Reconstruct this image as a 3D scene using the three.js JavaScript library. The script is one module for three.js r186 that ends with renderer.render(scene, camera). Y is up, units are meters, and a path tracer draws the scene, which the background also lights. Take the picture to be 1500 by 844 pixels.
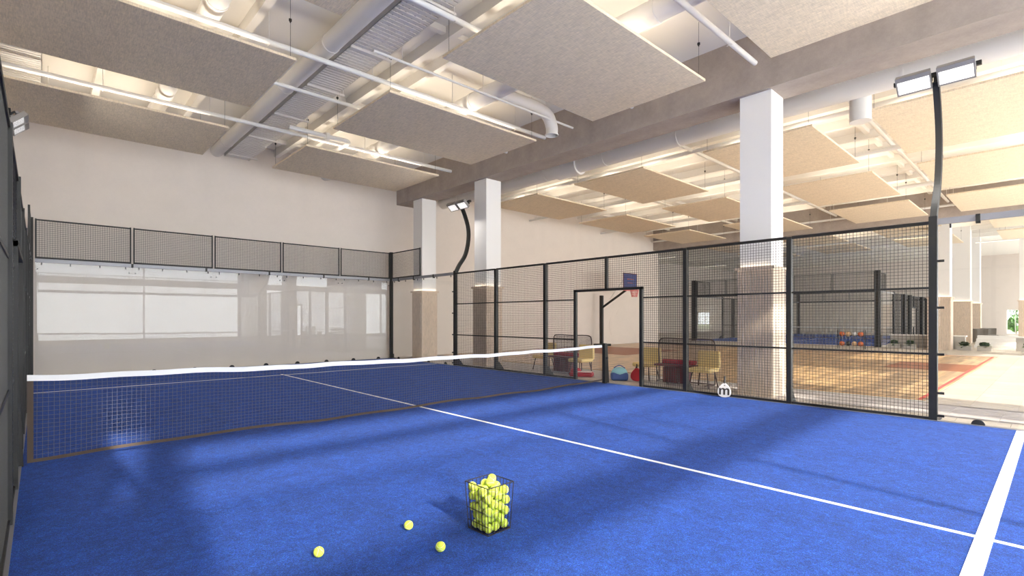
import * as THREE from 'three';
import { mergeGeometries } from 'three/addons/utils/BufferGeometryUtils.js';
import { RoundedBoxGeometry } from 'three/addons/geometries/RoundedBoxGeometry.js';
import { RectAreaLightUniformsLib } from 'three/addons/lights/RectAreaLightUniformsLib.js';
import { FontLoader } from 'three/addons/loaders/FontLoader.js';
import { TextGeometry } from 'three/addons/geometries/TextGeometry.js';

// ---------- camera, sky, sun, exposure ----------
const scene = new THREE.Scene();
const renderer = new THREE.WebGLRenderer({ antialias: true });
renderer.toneMapping = THREE.LinearToneMapping;
renderer.toneMappingExposure = 1.2;
renderer.shadowMap.enabled = true;
RectAreaLightUniformsLib.init();

const F = 744.83, YAW = 0.7417;
const camera = new THREE.PerspectiveCamera(2 * Math.atan(422 / F) * 180 / Math.PI, 1500 / 844, 0.03, 300);
camera.position.set(-4.8788, 1.548, 7.3036);
camera.rotation.set(0, -YAW, 0);
camera.setViewOffset(1500, 844, 8.8, -43.73, 1500, 844);

scene.background = new THREE.Color(0.94, 0.97, 1.0);
scene.backgroundIntensity = 7.0;

const sun = new THREE.DirectionalLight(new THREE.Color(1.0, 0.93, 0.82), 8.6);
sun.position.set(-0.145 * 30 + 8, 0.545 * 30, 30);
sun.target.position.set(8, 0, 0);
sun.castShadow = true;
sun.shadow.radius = 3;
sun.shadow.mapSize.set(4096, 4096);
Object.assign(sun.shadow.camera, { left: -40, right: 60, top: 30, bottom: -30, near: 0.5, far: 120 });
scene.add(sun, sun.target);
const UP_NITS = 12, FLOOD_NITS = 110;

// ---------- helpers ----------
let seed = 20240611;
const rnd = () => { seed = (seed * 1664525 + 1013904223) >>> 0; return seed / 4294967296; };
const taken = new Map();
function numbered(name) { const n = taken.get(name) ?? 0; taken.set(name, n + 1); return n ? `${name}_${String(n).padStart(3, '0')}` : name; }
const lin = (r, g, b) => new THREE.Color().setRGB(r, g, b);
const std = (c, rough = 0.7, metal = 0, extra = {}) => new THREE.MeshStandardMaterial({ color: c, roughness: rough, metalness: metal, ...extra });
function fin(m) { m.castShadow = true; m.receiveShadow = true; return m; }
const B = (w, h, d, x = 0, y = 0, z = 0) => new THREE.BoxGeometry(w, h, d).translate(x, y, z);
const BB = (x0, x1, y0, y1, z0, z1) => B(x1 - x0, y1 - y0, z1 - z0, (x0 + x1) / 2, (y0 + y1) / 2, (z0 + z1) / 2);
const RB = (w, h, d, r, x = 0, y = 0, z = 0) => new RoundedBoxGeometry(w, h, d, 2, r).translate(x, y, z);
const CY = (r, h, x = 0, y = 0, z = 0, n = 16, r2 = r) => new THREE.CylinderGeometry(r2, r, h, n).translate(x, y, z);
function bar(a, b, r, n = 6) {
  const va = new THREE.Vector3(...a), vb = new THREE.Vector3(...b), d = vb.clone().sub(va), L = d.length();
  const g = new THREE.CylinderGeometry(r, r, L, n);
  g.applyQuaternion(new THREE.Quaternion().setFromUnitVectors(new THREE.Vector3(0, 1, 0), d.normalize()));
  return g.translate((va.x + vb.x) / 2, (va.y + vb.y) / 2, (va.z + vb.z) / 2);
}
const tube = (pts, r, n = 10, seg = 40, closed = false) => new THREE.TubeGeometry(new THREE.CatmullRomCurve3(pts.map((p) => new THREE.Vector3(...p)), closed), seg, r, n, closed);
function merge(list) {
  const l = list.map((g) => { const h = g.index ? g.toNonIndexed() : g; for (const k of Object.keys(h.attributes)) if (!['position', 'normal', 'uv'].includes(k)) h.deleteAttribute(k); return h; });
  return l.length === 1 ? l[0] : mergeGeometries(l);
}
function metreUV(g, s = 1) {                         // uv in metres, by the dominant normal
  g = g.index ? g.toNonIndexed() : g;
  const p = g.attributes.position, n = g.attributes.normal, uv = new Float32Array(p.count * 2);
  for (let i = 0; i < p.count; i++) {
    const ax = Math.abs(n.getX(i)), ay = Math.abs(n.getY(i)), az = Math.abs(n.getZ(i));
    let u, v;
    if (ay >= ax && ay >= az) { u = p.getX(i); v = p.getZ(i); } else if (ax >= az) { u = p.getZ(i); v = p.getY(i); } else { u = p.getX(i); v = p.getY(i); }
    uv[2 * i] = u * s; uv[2 * i + 1] = v * s;
  }
  g.setAttribute('uv', new THREE.BufferAttribute(uv, 2));
  return g;
}
function thing(name, label, category, pos = [0, 0, 0], turn = 0, group) {
  const o = new THREE.Group(); o.name = numbered(name); scene.add(o);
  o.position.set(...pos); o.rotation.y = turn; o.userData = { label, category };
  if (group) o.userData.group = group;
  return o;
}
function part(name, geos, mat, parent, label) {
  const m = fin(new THREE.Mesh(Array.isArray(geos) ? merge(geos) : geos, mat)); m.name = name; parent.add(m);
  if (label) m.userData.label = label;
  return m;
}
function solo(name, label, category, geos, mat, group, pos = [0, 0, 0], turn = 0) {
  const m = fin(new THREE.Mesh(Array.isArray(geos) ? merge(geos) : geos, mat)); m.name = numbered(name); scene.add(m);
  m.position.set(...pos); m.rotation.y = turn; m.userData = { label, category };
  if (group) m.userData.group = group;
  return m;
}
function struct(name, label, category, geos, mat) { const m = solo(name, label, category, geos, mat); m.userData.kind = 'structure'; return m; }
function dup(root, pos, turn = 0, label, group) {
  const r = root.clone(); r.name = numbered(root.name.replace(/_\d{3}$/, '')); scene.add(r);
  r.position.set(...pos); r.rotation.y = turn; r.userData = { ...root.userData };
  if (label) r.userData.label = label; if (group) r.userData.group = group;
  return r;
}
function rectLight(w, h, pos, target, nits, color = lin(1, 0.86, 0.68)) {
  const l = new THREE.RectAreaLight(color, nits, w, h); l.position.set(...pos); l.lookAt(...target); scene.add(l); return l;
}

// ---------- textures ----------
function noiseTex(N, fn, srgb = true, rep = 1) {
  const d = new Uint8Array(N * N * 4);
  for (let y = 0; y < N; y++) for (let x = 0; x < N; x++) { const c = fn(x, y); const i = 4 * (y * N + x); d[i] = c[0]; d[i + 1] = c[1]; d[i + 2] = c[2]; d[i + 3] = 255; }
  const t = new THREE.DataTexture(d, N, N); t.wrapS = t.wrapT = THREE.RepeatWrapping; t.magFilter = THREE.LinearFilter; t.minFilter = THREE.LinearMipmapLinearFilter; t.generateMipmaps = true;
  if (srgb) t.colorSpace = THREE.SRGBColorSpace; t.repeat.set(rep, rep); t.needsUpdate = true; return t;
}
function valueNoise(P) {                            // periodic value noise on a P x P lattice
  const v = new Float32Array(P * P); for (let i = 0; i < v.length; i++) v[i] = rnd();
  return (x, y) => {
    const xi = Math.floor(x), yi = Math.floor(y), fx = x - xi, fy = y - yi, sx = fx * fx * (3 - 2 * fx), sy = fy * fy * (3 - 2 * fy);
    const a = (i, j) => v[((j % P + P) % P) * P + ((i % P + P) % P)];
    return (a(xi, yi) * (1 - sx) + a(xi + 1, yi) * sx) * (1 - sy) + (a(xi, yi + 1) * (1 - sx) + a(xi + 1, yi + 1) * sx) * sy;
  };
}
// turf: short fibre strokes over a blue ground, 2.4 m a side
const TN = 2048, turfH = new Float32Array(TN * TN).fill(0.34), turfS = new Float32Array(TN * TN);
for (let k = 0; k < 260000; k++) {
  const x0 = rnd() * TN, y0 = rnd() * TN, a = rnd() * Math.PI * 2, L = 5 + rnd() * 10, h = 0.25 + rnd() * 0.75, s = rnd();
  for (let t = 0; t < L; t++) {
    const x = Math.floor(x0 + Math.cos(a) * t + TN) % TN, y = Math.floor(y0 + Math.sin(a) * t + TN) % TN, i = y * TN + x;
    if (h > turfH[i] - 0.1) { turfH[i] = h; turfS[i] = s; }
  }
}
const n8 = valueNoise(8), n24 = valueNoise(24), n64 = valueNoise(64);
const turfMap = noiseTex(TN, (x, y) => {
  const i = y * TN + x, h = turfH[i], s = turfS[i];
  const w = 0.92 + 0.06 * n8(x / TN * 8, y / TN * 8) + 0.1 * n24(x / TN * 24, y / TN * 24) + 0.16 * n64(x / TN * 64, y / TN * 64) - 0.16;
  const k = (0.32 + 0.84 * h) * w, pale = s > 0.88 ? 1.5 : 1;
  return [Math.min(255, 38 * k * pale), Math.min(255, 98 * k * pale), Math.min(255, 222 * k * (pale > 1 ? 1.1 : 1))];
}, true, 1 / 2.4);
const turfBump = noiseTex(TN, (x, y) => { const v = Math.min(255, turfH[y * TN + x] * 255); return [v, v, v]; }, false, 1 / 2.4);
// woven fabric of the ceiling boards
const fN = 512, fa = valueNoise(128), fb = valueNoise(16);
const fabricMap = noiseTex(fN, (x, y) => {
  const v = 0.88 + 0.10 * fa(x / 4, y / fN * 16) + 0.07 * fa(x / fN * 16, y / 4) - 0.03 + 0.05 * (fb(x / fN * 16, y / fN * 16) - 0.5) * 0.3 + 0.03 * (rnd() - 0.5);
  return [Math.min(255, 240 * v), Math.min(255, 221 * v), Math.min(255, 192 * v)];
}, true, 1 / 1.1);
// maple strips of the sports floor (strip 0.11 m, along world x), 4.4 m a side
const wN = 1024, wa = valueNoise(256), strips = Array.from({ length: 40 }, () => Array.from({ length: 4 }, () => rnd()));
const woodMap = noiseTex(wN, (x, y) => {
  const row = Math.floor(y / wN * 40), off = (row * 0.37) % 1, q = strips[row][Math.floor((x / wN + off) * 4) % 4];
  const gr = wa(x / wN * 32, y / 4) * 0.5 + wa(x / wN * 12, y / 2) * 0.5, edge = (y / wN * 40) % 1 < 0.05 ? 0.86 : 1;
  const v = (0.70 + 0.34 * q + 0.12 * (gr - 0.5)) * edge;
  return [Math.min(255, 214 * v), Math.min(255, 177 * v * (0.97 + 0.04 * q)), Math.min(255, 128 * v * (0.94 + 0.08 * q))];
}, true, 1 / 4.4);
// fine plaster / concrete mottling
const cN = 512, ca = valueNoise(8), cb = valueNoise(32), cc = valueNoise(128);
const mott = (r, g, b, amp, rep) => noiseTex(cN, (x, y) => {
  const v = 1 + amp * ((ca(x / 64, y / 64) - 0.5) + 0.6 * (cb(x / 16, y / 16) - 0.5) + 0.5 * (cc(x / 4, y / 4) - 0.5));
  return [Math.min(255, r * v), Math.min(255, g * v), Math.min(255, b * v)];
}, true, rep);
const concreteMap = mott(164, 152, 143, 0.07, 1 / 2.2), plasterMap = mott(224, 214, 205, 0.014, 1 / 3), tileMapA = mott(192, 183, 171, 0.08, 1 / 1.3);
// pale oak of the column cladding
const oa = valueNoise(256);
const oakMap = noiseTex(512, (x, y) => { const v = 0.9 + 0.16 * oa(x / 3, y / 40) + 0.05 * (rnd() - 0.5) - 0.06; return [Math.min(255, 228 * v), Math.min(255, 206 * v), Math.min(255, 184 * v)]; }, true, 1 / 1.2);

// ---------- materials ----------
const M = {
  turf: std(lin(1, 1, 1), 0.95, 0, { map: turfMap, bumpMap: turfBump, bumpScale: 0.006 }),
  line: std(lin(0.86, 0.86, 0.85), 0.85),
  plaster: std(lin(1, 1, 1), 0.9, 0, { map: plasterMap }),
  deck: std(lin(0.84, 0.80, 0.74), 0.9),
  concrete: std(lin(1, 1, 1), 0.85, 0, { map: concreteMap }),
  fabric: std(lin(1, 1, 1), 0.95, 0, { map: fabricMap }),
  black: std(lin(0.018, 0.018, 0.017), 0.5, 0.2),
  wire: std(lin(0.06, 0.058, 0.055), 0.55, 0.2),
  channel: std(lin(0.30, 0.30, 0.32), 0.45, 0.6),
  glass: new THREE.MeshPhysicalMaterial({ color: lin(0.985, 0.99, 0.988), roughness: 0.0, metalness: 0, transmission: 1, thickness: 0, ior: 1.5, specularIntensity: 0.55 }),
  white: std(lin(0.78, 0.76, 0.73), 0.6),
  paint: std(lin(0.76, 0.73, 0.69), 0.55),
  galv: std(lin(0.74, 0.71, 0.67), 0.6),
  column: std(lin(0.80, 0.78, 0.76), 0.75),
  oak: std(lin(1, 1, 1), 0.7, 0, { map: oakMap }),
  tile: std(lin(1, 1, 1), 0.42, 0, { map: tileMapA }),
  tileB: std(lin(0.95, 0.93, 0.91), 0.42, 0, { map: tileMapA }),
  tileC: std(lin(1.0, 0.97, 0.93), 0.46, 0, { map: tileMapA }),
  grout: std(lin(0.50, 0.47, 0.43), 0.9),
  greyTile: std(lin(0.42, 0.385, 0.37), 0.55),
  wood: std(lin(1, 1, 1), 0.28, 0, { map: woodMap }),
  red: std(lin(0.62, 0.07, 0.06), 0.5),
  keyPaint: std(lin(0.30, 0.10, 0.045), 0.5),
  lamp: std(lin(0.9, 0.9, 0.9), 0.4, 0, { emissive: lin(1, 0.97, 0.92), emissiveIntensity: 0.9 }),
  glow: std(lin(0.9, 0.9, 0.9), 0.4, 0, { emissive: lin(1, 0.86, 0.66), emissiveIntensity: 1.2 }),
  housing: std(lin(0.33, 0.31, 0.29), 0.5, 0.4),
  tape: std(lin(0.86, 0.86, 0.86), 0.8),
  cord: std(lin(0.22, 0.23, 0.25), 0.9),
  strap: std(lin(0.075, 0.055, 0.042), 0.9),
  ball: std(lin(0.62, 0.74, 0.08), 0.95),
  seam: std(lin(0.8, 0.82, 0.6), 0.9),
  maroon: std(lin(0.13, 0.018, 0.022), 0.6),
  cushion: std(lin(0.36, 0.03, 0.045), 0.85),
  yellow: std(lin(0.76, 0.57, 0.24), 0.75),
  tubeDark: std(lin(0.05, 0.022, 0.022), 0.5, 0.2),
  bagBlue: std(lin(0.06, 0.10, 0.26), 0.8), bagTeal: std(lin(0.27, 0.52, 0.56), 0.8), bagRed: std(lin(0.42, 0.02, 0.03), 0.7), bagWhite: std(lin(0.75, 0.6, 0.58), 0.8),
  racket: std(lin(0.5, 0.49, 0.49), 0.4), ink: std(lin(0.02, 0.015, 0.015), 0.6),
  navy: std(lin(0.03, 0.05, 0.19), 0.5), orange: std(lin(0.60, 0.15, 0.05), 0.75), ballBeige: std(lin(0.70, 0.45, 0.25), 0.75),
  net: std(lin(0.8, 0.25, 0.25), 0.9),
  leaf: std(lin(0.07, 0.16, 0.04), 0.8), leafDark: std(lin(0.035, 0.07, 0.025), 0.85), pot: std(lin(0.40, 0.37, 0.33), 0.8), grey: std(lin(0.27, 0.25, 0.23), 0.9),
  step: std(lin(0.78, 0.76, 0.73), 0.6), soil: std(lin(0.25, 0.3, 0.12), 0.95), bark: std(lin(0.15, 0.1, 0.06), 0.9),
};

// ---------- the hall: floor, walls, ceiling ----------
const X0 = -6.6, X1 = 24.8, XE = 58, ZF = -10.42, ZB = -20, ZN = 11.4, DECK = 7.15;
struct('floor', 'pale beige tiled hall floor slab around the courts', 'floor', BB(X0 - 0.3, XE + 0.3, -0.35, -0.014, ZB - 0.3, ZN + 0.3), M.grout);
const floorTiles = thing('floor_tiling', 'pale beige square floor tiles beside the blue court', 'floor'); floorTiles.userData.kind = 'structure';
{
  const T = 0.6, gap = 0.004, far = [];
  const tg = metreUV(B(T - gap, 0.012, T - gap, 0, -0.006, 0)); const mats = [M.tile, M.tileB, M.tileC];
  const cells = [];
  for (let i = 0; i < 55; i++) for (let j = -32; j < 10; j++) {
    const x = 5.13 + T * (i + 0.5), z = 5.62 + T * (j + 0.5);
    if (z > ZN - 0.1 || z < ZF + 0.1 || x > 27.8) continue;
    if (x > 5.6 && x < 7.05 && true) continue;                                 // grey strip
    if (x > 7.05 && x < 23.2 && z < 5.62) continue;                             // sports floor
    cells.push([x, z, Math.hypot(x + 4.88, z - 7.3)]);
  }
  cells.sort((a, b) => a[2] - b[2]);
  cells.forEach(([x, z], k) => {
    if (k < 280) { const m = part('tile', tg, mats[Math.floor(rnd() * 3)], floorTiles); m.position.set(x, -0.001, z); } else far.push(tg.clone().translate(x, -0.001, z));
  });
  const m = part('tile_field', far, M.tile, floorTiles); m.userData.kind = 'stuff';
  // other tiled ground further off, too far to tell the tiles apart
  part('tile_border', metreUV(merge([BB(X0, -5.13, -0.014, -0.001, ZF, ZN), BB(-5.13, 5.13, -0.014, -0.001, 10.12, ZN), BB(27.8, XE, -0.014, -0.001, 1.1, ZN), BB(48.4, XE, -0.014, -0.001, ZB, 1.1), BB(24.8, 48.4, -0.014, -0.001, ZB, -9.9), BB(24.8, 27.9, -0.014, -0.001, -9.9, ZF)])), M.tile, floorTiles);
  const gs = []; for (let z = ZF + 0.3; z < ZN; z += 0.6) for (const x of [5.97, 6.69]) gs.push(B(0.716, 0.012, 0.596, x, -0.007, z + 0.3));
  part('grey_tile_strip', gs, M.greyTile, floorTiles, 'strip of dark grey tiles').userData.kind = 'stuff';
}
struct('floor_sports', 'honey coloured wooden basketball floor', 'floor', metreUV(BB(7.42, 22.9, -0.014, 0.001, ZF + 0.05, 5.58)), M.wood);
{
  const p = thing('court_marking', 'red border line and brown painted zones on the wooden floor', 'marking'); p.userData.kind = 'structure';
  part('border_line', [BB(7.42, 22.9, 0.001, 0.0025, 5.46, 5.53), BB(22.75, 22.82, 0.001, 0.0025, ZF + 0.1, 5.46)], M.red, p);
  part('painted_zone', BB(14.6, 17.6, 0.001, 0.002, 3.5, 5.46), M.keyPaint, p);
  part('painted_zone', BB(13.0, 17.6, 0.001, 0.002, ZF + 0.1, -4.9), M.keyPaint, p);
}
const wallMat = M.plaster;
struct('wall_far', 'plain white plaster wall behind the glass court end', 'wall', metreUV(BB(X0 - 0.3, X1, -0.02, DECK, ZF - 0.3, ZF)), wallMat);
struct('wall_left', 'white plaster wall outside the mesh fence', 'wall', metreUV(BB(X0 - 0.3, X0, -0.02, DECK, ZF, ZN + 0.3)), wallMat);
struct('wall_return', 'white wall returning behind the second court hall', 'wall', metreUV(BB(X1 - 0.3, X1, -0.02, DECK, ZB, ZF - 0.3)), wallMat);
struct('wall_back', 'white wall behind the distant second court', 'wall', metreUV(BB(X1 - 0.3, XE + 0.3, -0.02, DECK, ZB - 0.3, ZB)), wallMat);
{ // end wall with a garden opening at its low middle
  const o0 = 4.05, o1 = 6.15;
  struct('wall_end', 'bright white end wall with a garden opening', 'wall', metreUV(merge([BB(XE, XE + 0.3, -0.02, DECK, ZB, o0), BB(XE, XE + 0.3, -0.02, DECK, o1, ZN + 0.3), BB(XE, XE + 0.3, 2.3, DECK, o0, o1), BB(XE, XE + 0.3, -0.02, 0.1, o0, o1)])), wallMat);
  const w = thing('window_1', 'glazed opening to the garden in the end wall', 'window', [XE + 0.15, 0, 0]); w.userData.kind = 'structure';
  part('frame', [BB(-0.04, 0.04, 0.1, 2.3, o0, o0 + 0.06), BB(-0.04, 0.04, 0.1, 2.3, o1 - 0.06, o1), BB(-0.04, 0.04, 2.22, 2.3, o0, o1), BB(-0.04, 0.04, 0.1, 0.16, o0, o1), BB(-0.03, 0.03, 0.1, 2.3, 4.58, 4.63)], M.white, w);
  part('pane', BB(-0.004, 0.004, 0.16, 2.22, o0 + 0.06, o1 - 0.06), M.glass, w);
}
{ // window wall behind the camera: [x0, x1, y0, y1]
  const holes = [];
  const bands = [[0.25, 3.55], [3.95, 5.40], [5.55, 6.12]];
  const cols = [[-5.24, -0.12], [-0.04, 5.3], [7.2, 11.7], [11.8, 16.3], [16.4, 20.9], [21.0, 24.0], [26, 31], [31.1, 36.2], [36.3, 41.4], [41.5, 46.6], [46.7, 52], [52.1, 57]];
  for (const [a, b] of cols) for (const [c, d] of bands) if (a < 6 || c < 3 || (c < 5 && (a === 7.2 || a === 16.4))) holes.push([a, b, c, d]);
  holes.push([-6.22, -5.68, 5.1, 6.9]);
  const xs = [...new Set([X0 - 0.3, XE + 0.3, ...holes.flatMap((h) => [h[0], h[1]])])].sort((a, b) => a - b), geos = [];
  for (let i = 0; i + 1 < xs.length; i++) {
    const mid = (xs[i] + xs[i + 1]) / 2, hs = holes.filter((h) => h[0] < mid && h[1] > mid).sort((a, b) => a[2] - b[2]);
    let y = -0.02;
    for (const h of hs) { geos.push(BB(xs[i], xs[i + 1], y, h[2], ZN, ZN + 0.12)); y = h[3]; }
    geos.push(BB(xs[i], xs[i + 1], y, DECK, ZN, ZN + 0.12));
  }
  struct('wall_near', 'white window wall with tall glazing facing the courts', 'wall', metreUV(merge(geos)), wallMat);
  const w = thing('window_2', 'tall glazing in the window wall', 'window', [0, 0, ZN + 0.06]); w.userData.kind = 'structure';
  for (const [a, b, c, d] of holes) part('pane', BB(a, b, c, d, -0.004, 0.004), M.glass, w);
}
struct('ceiling', 'cream painted concrete ceiling above the hanging panels', 'ceiling', metreUV(BB(X0 - 0.3, XE + 0.3, DECK, DECK + 0.3, ZB - 0.3, ZN + 0.3)), M.deck);
{
  const j = thing('ceiling_ribs', 'cream painted ribs running under the ceiling slab', 'ceiling'); j.userData.kind = 'structure';
  for (const x of [-5.2, -3.9, -2.0, 0.95, 1.5, 3.4, 7.0, 8.6, 10.3, 11.9, 13.4, 15.0, 16.7, 18.4, 19.9, 21.5, 23.0, 27, 29, 31, 33, 35, 37, 39, 41])
    part('rib', BB(x - 0.07, x + 0.07, DECK - 0.24, DECK, x > X1 ? ZB : ZF, ZN), M.deck, j);
  for (const z of [-9.3, -5.1, -0.75, 3.4, 7.6]) part('cross_rib', [BB(X0, 5.5, DECK - 0.12, DECK, z - 0.06, z + 0.06), BB(6.3, X1, DECK - 0.12, DECK, z - 0.06, z + 0.06)], M.deck, j);
}
struct('beam_1', 'massive grey concrete beam carried by the white columns beside the court', 'beam', metreUV(BB(5.5, 6.28, 6.0, DECK, ZF, ZN)), M.concrete);
struct('beam_2', 'distant grey concrete beam between the sports floor and second court', 'beam', metreUV(BB(24.2, 25.0, 5.88, DECK, ZF, ZN)), M.concrete);

// ---------- columns ----------
function column(x0, x1, z0, z1, label, top = 6.0) {
  const cx = (x0 + x1) / 2, cz = (z0 + z1) / 2, w = x1 - x0, d = z1 - z0, c = thing('column', label, 'column', [cx, 0, cz]);
  c.userData.kind = 'structure';
  part('shaft', B(w, top, d, 0, top / 2, 0), M.column, c);
  const s = [], t = 0.035, n1 = 12;
  for (const sg of [-1, 1]) {
    for (let i = 0; i < n1; i++) s.push(B((w + 2 * t) / n1 - 0.008, 2.5, t, -w / 2 - t + (i + 0.5) * (w + 2 * t) / n1, 1.25, sg * (d / 2 + t / 2)));
    for (let i = 0; i < n1; i++) s.push(B(t, 2.5, (d) / n1 - 0.008, sg * (w / 2 + t / 2), 1.25, -d / 2 + (i + 0.5) * d / n1));
  }
  part('slat_cladding', metreUV(merge(s)), M.oak, c, 'pale oak slats').userData.kind = 'stuff';
  const r = [], g = [];
  for (const sg of [-1, 1]) { r.push(B(w + 0.16, 0.06, 0.02, 0, 2.53, sg * (d / 2 + 0.07)), B(0.02, 0.06, d + 0.12, sg * (w / 2 + 0.07), 2.53, 0)); g.push(B(w + 0.1, 0.012, 0.035, 0, 2.515, sg * (d / 2 + 0.035)), B(0.035, 0.012, d, sg * (w / 2 + 0.035), 2.515, 0)); }
  part('cap_trim', r, M.oak, c); part('cove_light', g, M.glow, c, 'warm light strip');
  for (const sg of [-1, 1]) { rectLight(w, 0.03, [cx, 2.53, cz + sg * (d / 2 + 0.035)], [cx, 9, cz + sg * (d / 2 + 0.035)], 9); rectLight(0.03, d, [cx + sg * (w / 2 + 0.035), 2.53, cz], [cx + sg * (w / 2 + 0.035), 9, cz], 9); }
  return c;
}
column(5.6, 6.22, 2.9, 3.5, 'thick white column with oak slats standing beside the wire mesh fence');
column(5.6, 6.22, -5.66, -5.06, 'white oak-clad column behind the fence corner by the curved lamp mast');
column(5.6, 6.22, -9.35, -8.75, 'white oak-clad column behind the glass corner of the court');
column(5.6, 6.22, 10.4, 11.0, 'white oak-clad column standing by the window wall beside the court');
for (const [x, z, l] of [[27.7, 3.3, 'slim distant white column beside the second court'], [36.9, 3.2, 'distant oak-clad column by the low planters'], [43.6, 3.1, 'distant oak-clad column by the armchairs'], [36.6, 6.1, 'distant oak-clad column by the white steps']])
  column(x - 0.4, x + 0.4, z - 0.4, z + 0.4, l, DECK);

// ---------- hanging acoustic panels with uplights ----------
const PW = 4.15, PD = 2.65, PH = 6.0;
function acousticPanel(cx, cz, label, group, w = PW, d = PD, lit = true) {
  const p = thing('acoustic_baffle', label, 'ceiling panel', [cx, PH, cz], 0, group);
  part('board', metreUV(RB(w, 0.05, d, 0.008, 0, 0.025, 0)), M.fabric, p);
  for (const sx of [-1, 1]) for (const sz of [-1, 1]) {
    const x = sx * (w / 2 - 0.07), z = sz * (d / 2 - 0.1);
    part('hanging_wire', bar([x, 0.05, z], [x, DECK - PH - 0.02, z], 0.0035), M.wire, p);
    part('wire_gripper', [CY(0.026, 0.035, x, 0.72, z, 12), CY(0.012, 0.03, x, 0.69, z, 10)], M.black, p);
  }
  if (lit) {
    for (const q of [-0.3 * d, 0.3 * d]) {
      const u = part('uplight', B(w * 0.8, 0.05, 0.14, 0, 0.075, q), M.white, p);
      part('diffuser', B(w * 0.79, 0.008, 0.12, 0, 0.104, q), M.glow, u);
      rectLight(w * 0.79, 0.12, [cx, PH + 0.115, cz + q], [cx, 20, cz + q + 0.001], UP_NITS, lin(1, 0.91, 0.78));
    }
  }
  return p;
}
const rows1 = [-7.22, -2.96, 1.46, 5.27];
const NTH = ['first', 'second', 'third', 'fourth'];
for (const [i, z] of rows1.entries()) for (const x of [2.28, -3.68]) acousticPanel(x, z, `large beige ceiling panel over the court ${x > 0 ? 'beside the concrete beam' : 'by the outer wall'}, ${NTH[i]} from the white wall`, x > 0 ? 'ceiling panels beside the beam' : 'ceiling panels by the outer wall');
for (const [i, z] of [-6.75, -2.4, 2.08, 5.8].entries()) [10.4, 15.95, 21.5].forEach((x, k) => acousticPanel(x, z, `tan panel over wooden floor, ${['row next to the round duct', 'middle row', 'row by the distant beam'][k]}, ${NTH[i]} from white wall`, ['ceiling panels next to the round duct', 'ceiling panels in the middle row', 'ceiling panels by the distant beam'][k]));
for (const [i, z] of [-6.75, -2.4, 2.08, 6.4].entries()) for (const x of [27.9, 33.4]) acousticPanel(x, z, `distant pale ceiling panel past the second beam, ${x < 30 ? 'beside that beam' : 'one row beyond'}, ${NTH[3 - i]} from the window wall`, 'ceiling panels of the second court hall');

// ---------- ducts, pipes, trays under the ceiling ----------
function duct(name, label, pts, r, mat, extra = []) {
  const d = thing(name, label, 'duct'); const path = new THREE.CurvePath();
  for (let i = 0; i + 1 < pts.length; i++) path.add(new THREE.LineCurve3(new THREE.Vector3(...pts[i]), new THREE.Vector3(...pts[i + 1])));
  part('tube', pts.length > 2 ? tube(pts, r, 20, 60) : bar(pts[0], pts[1], r, 24), mat, d);
  const a = new THREE.Vector3(...pts[0]), b = new THREE.Vector3(...pts[pts.length - 1]), L = a.distanceTo(b), dir = b.clone().sub(a).normalize();
  if (pts.length === 2) for (let s = 1.2; s < L; s += 2.4) { const c = a.clone().addScaledVector(dir, s), e = c.clone().addScaledVector(dir, 0.05); part('coupling', bar(c.toArray(), e.toArray(), r + 0.012, 24), mat, d); }
  for (const [n, g, m] of extra) part(n, g, m ?? mat, d);
  return d;
}
duct('round_duct', 'white round air duct with a downturned elbow outlet near the beam', [[2.62, 6.62, ZF], [2.62, 6.62, 10.8]], 0.19, M.paint,
  [['elbow_outlet', tube([[2.62, 6.62, -1.25], [3.3, 6.62, -1.25], [3.95, 6.62, -1.25], [4.35, 6.53, -1.25], [4.5, 6.28, -1.25], [4.5, 6.1, -1.25]], 0.15, 20, 50)], ['outlet_collar', new THREE.TorusGeometry(0.158, 0.014, 8, 28).rotateX(Math.PI / 2).translate(4.5, 6.09, -1.25)]]);
duct('round_duct', 'grey round air duct running beside the perforated cable tray', [[-0.84, 6.72, ZF], [-0.84, 6.72, 10.8]], 0.17, M.galv);
duct('round_duct', 'tan lit round duct above the panels by the outer wall', [[-2.75, 6.74, ZF], [-2.75, 6.74, 10.8]], 0.17, M.paint);
duct('round_duct', 'long grey round duct under the ceiling along the far side of the beam', [[7.75, 6.42, ZF], [7.75, 6.42, 10.8]], 0.26, M.galv,
  [['drop_outlet', [CY(0.2, 0.66, 8.08, 6.08, 4.4, 24), bar([7.75, 6.42, 4.4], [8.08, 6.42, 4.4], 0.2, 20)]], ['collar', bar([7.75, 6.42, -3.9], [7.75, 6.42, -3.0], 0.32, 24)]]);
function cableTray(xa, xb, y, label) {
  const t = thing('cable_tray', label, 'cable tray');
  part('side_rail', BB(xa, xa + 0.015, y, y + 0.1, ZF, 10.8), M.galv, t); part('side_rail', BB(xb - 0.015, xb, y, y + 0.1, ZF, 10.8), M.galv, t);
  const rg = []; for (let z = ZF + 0.1; z < 10.8; z += 0.11) rg.push(B(xb - xa, 0.012, 0.075, (xa + xb) / 2, y + 0.006, z));
  part('perforated_base', rg, M.galv, t).userData.kind = 'stuff';
  for (let z = ZF + 0.4; z < 10; z += 2.1) part('hanger_bracket', [B(xb - xa + 0.13, 0.04, 0.05, (xa + xb) / 2 + 0.065, y - 0.02, z), bar([xa + 0.03, y, z], [xa + 0.03, DECK, z], 0.008), bar([xb + 0.1, y, z], [xb + 0.1, DECK, z], 0.008)], M.paint, t);
  for (const x of [0.12, 0.24, 0.42, 0.57].map((q) => xa + q)) part('cable', bar([x, y + 0.035, ZF + 0.02], [x, y + 0.035, 10.7], 0.018), M.galv, t);
}
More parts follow.
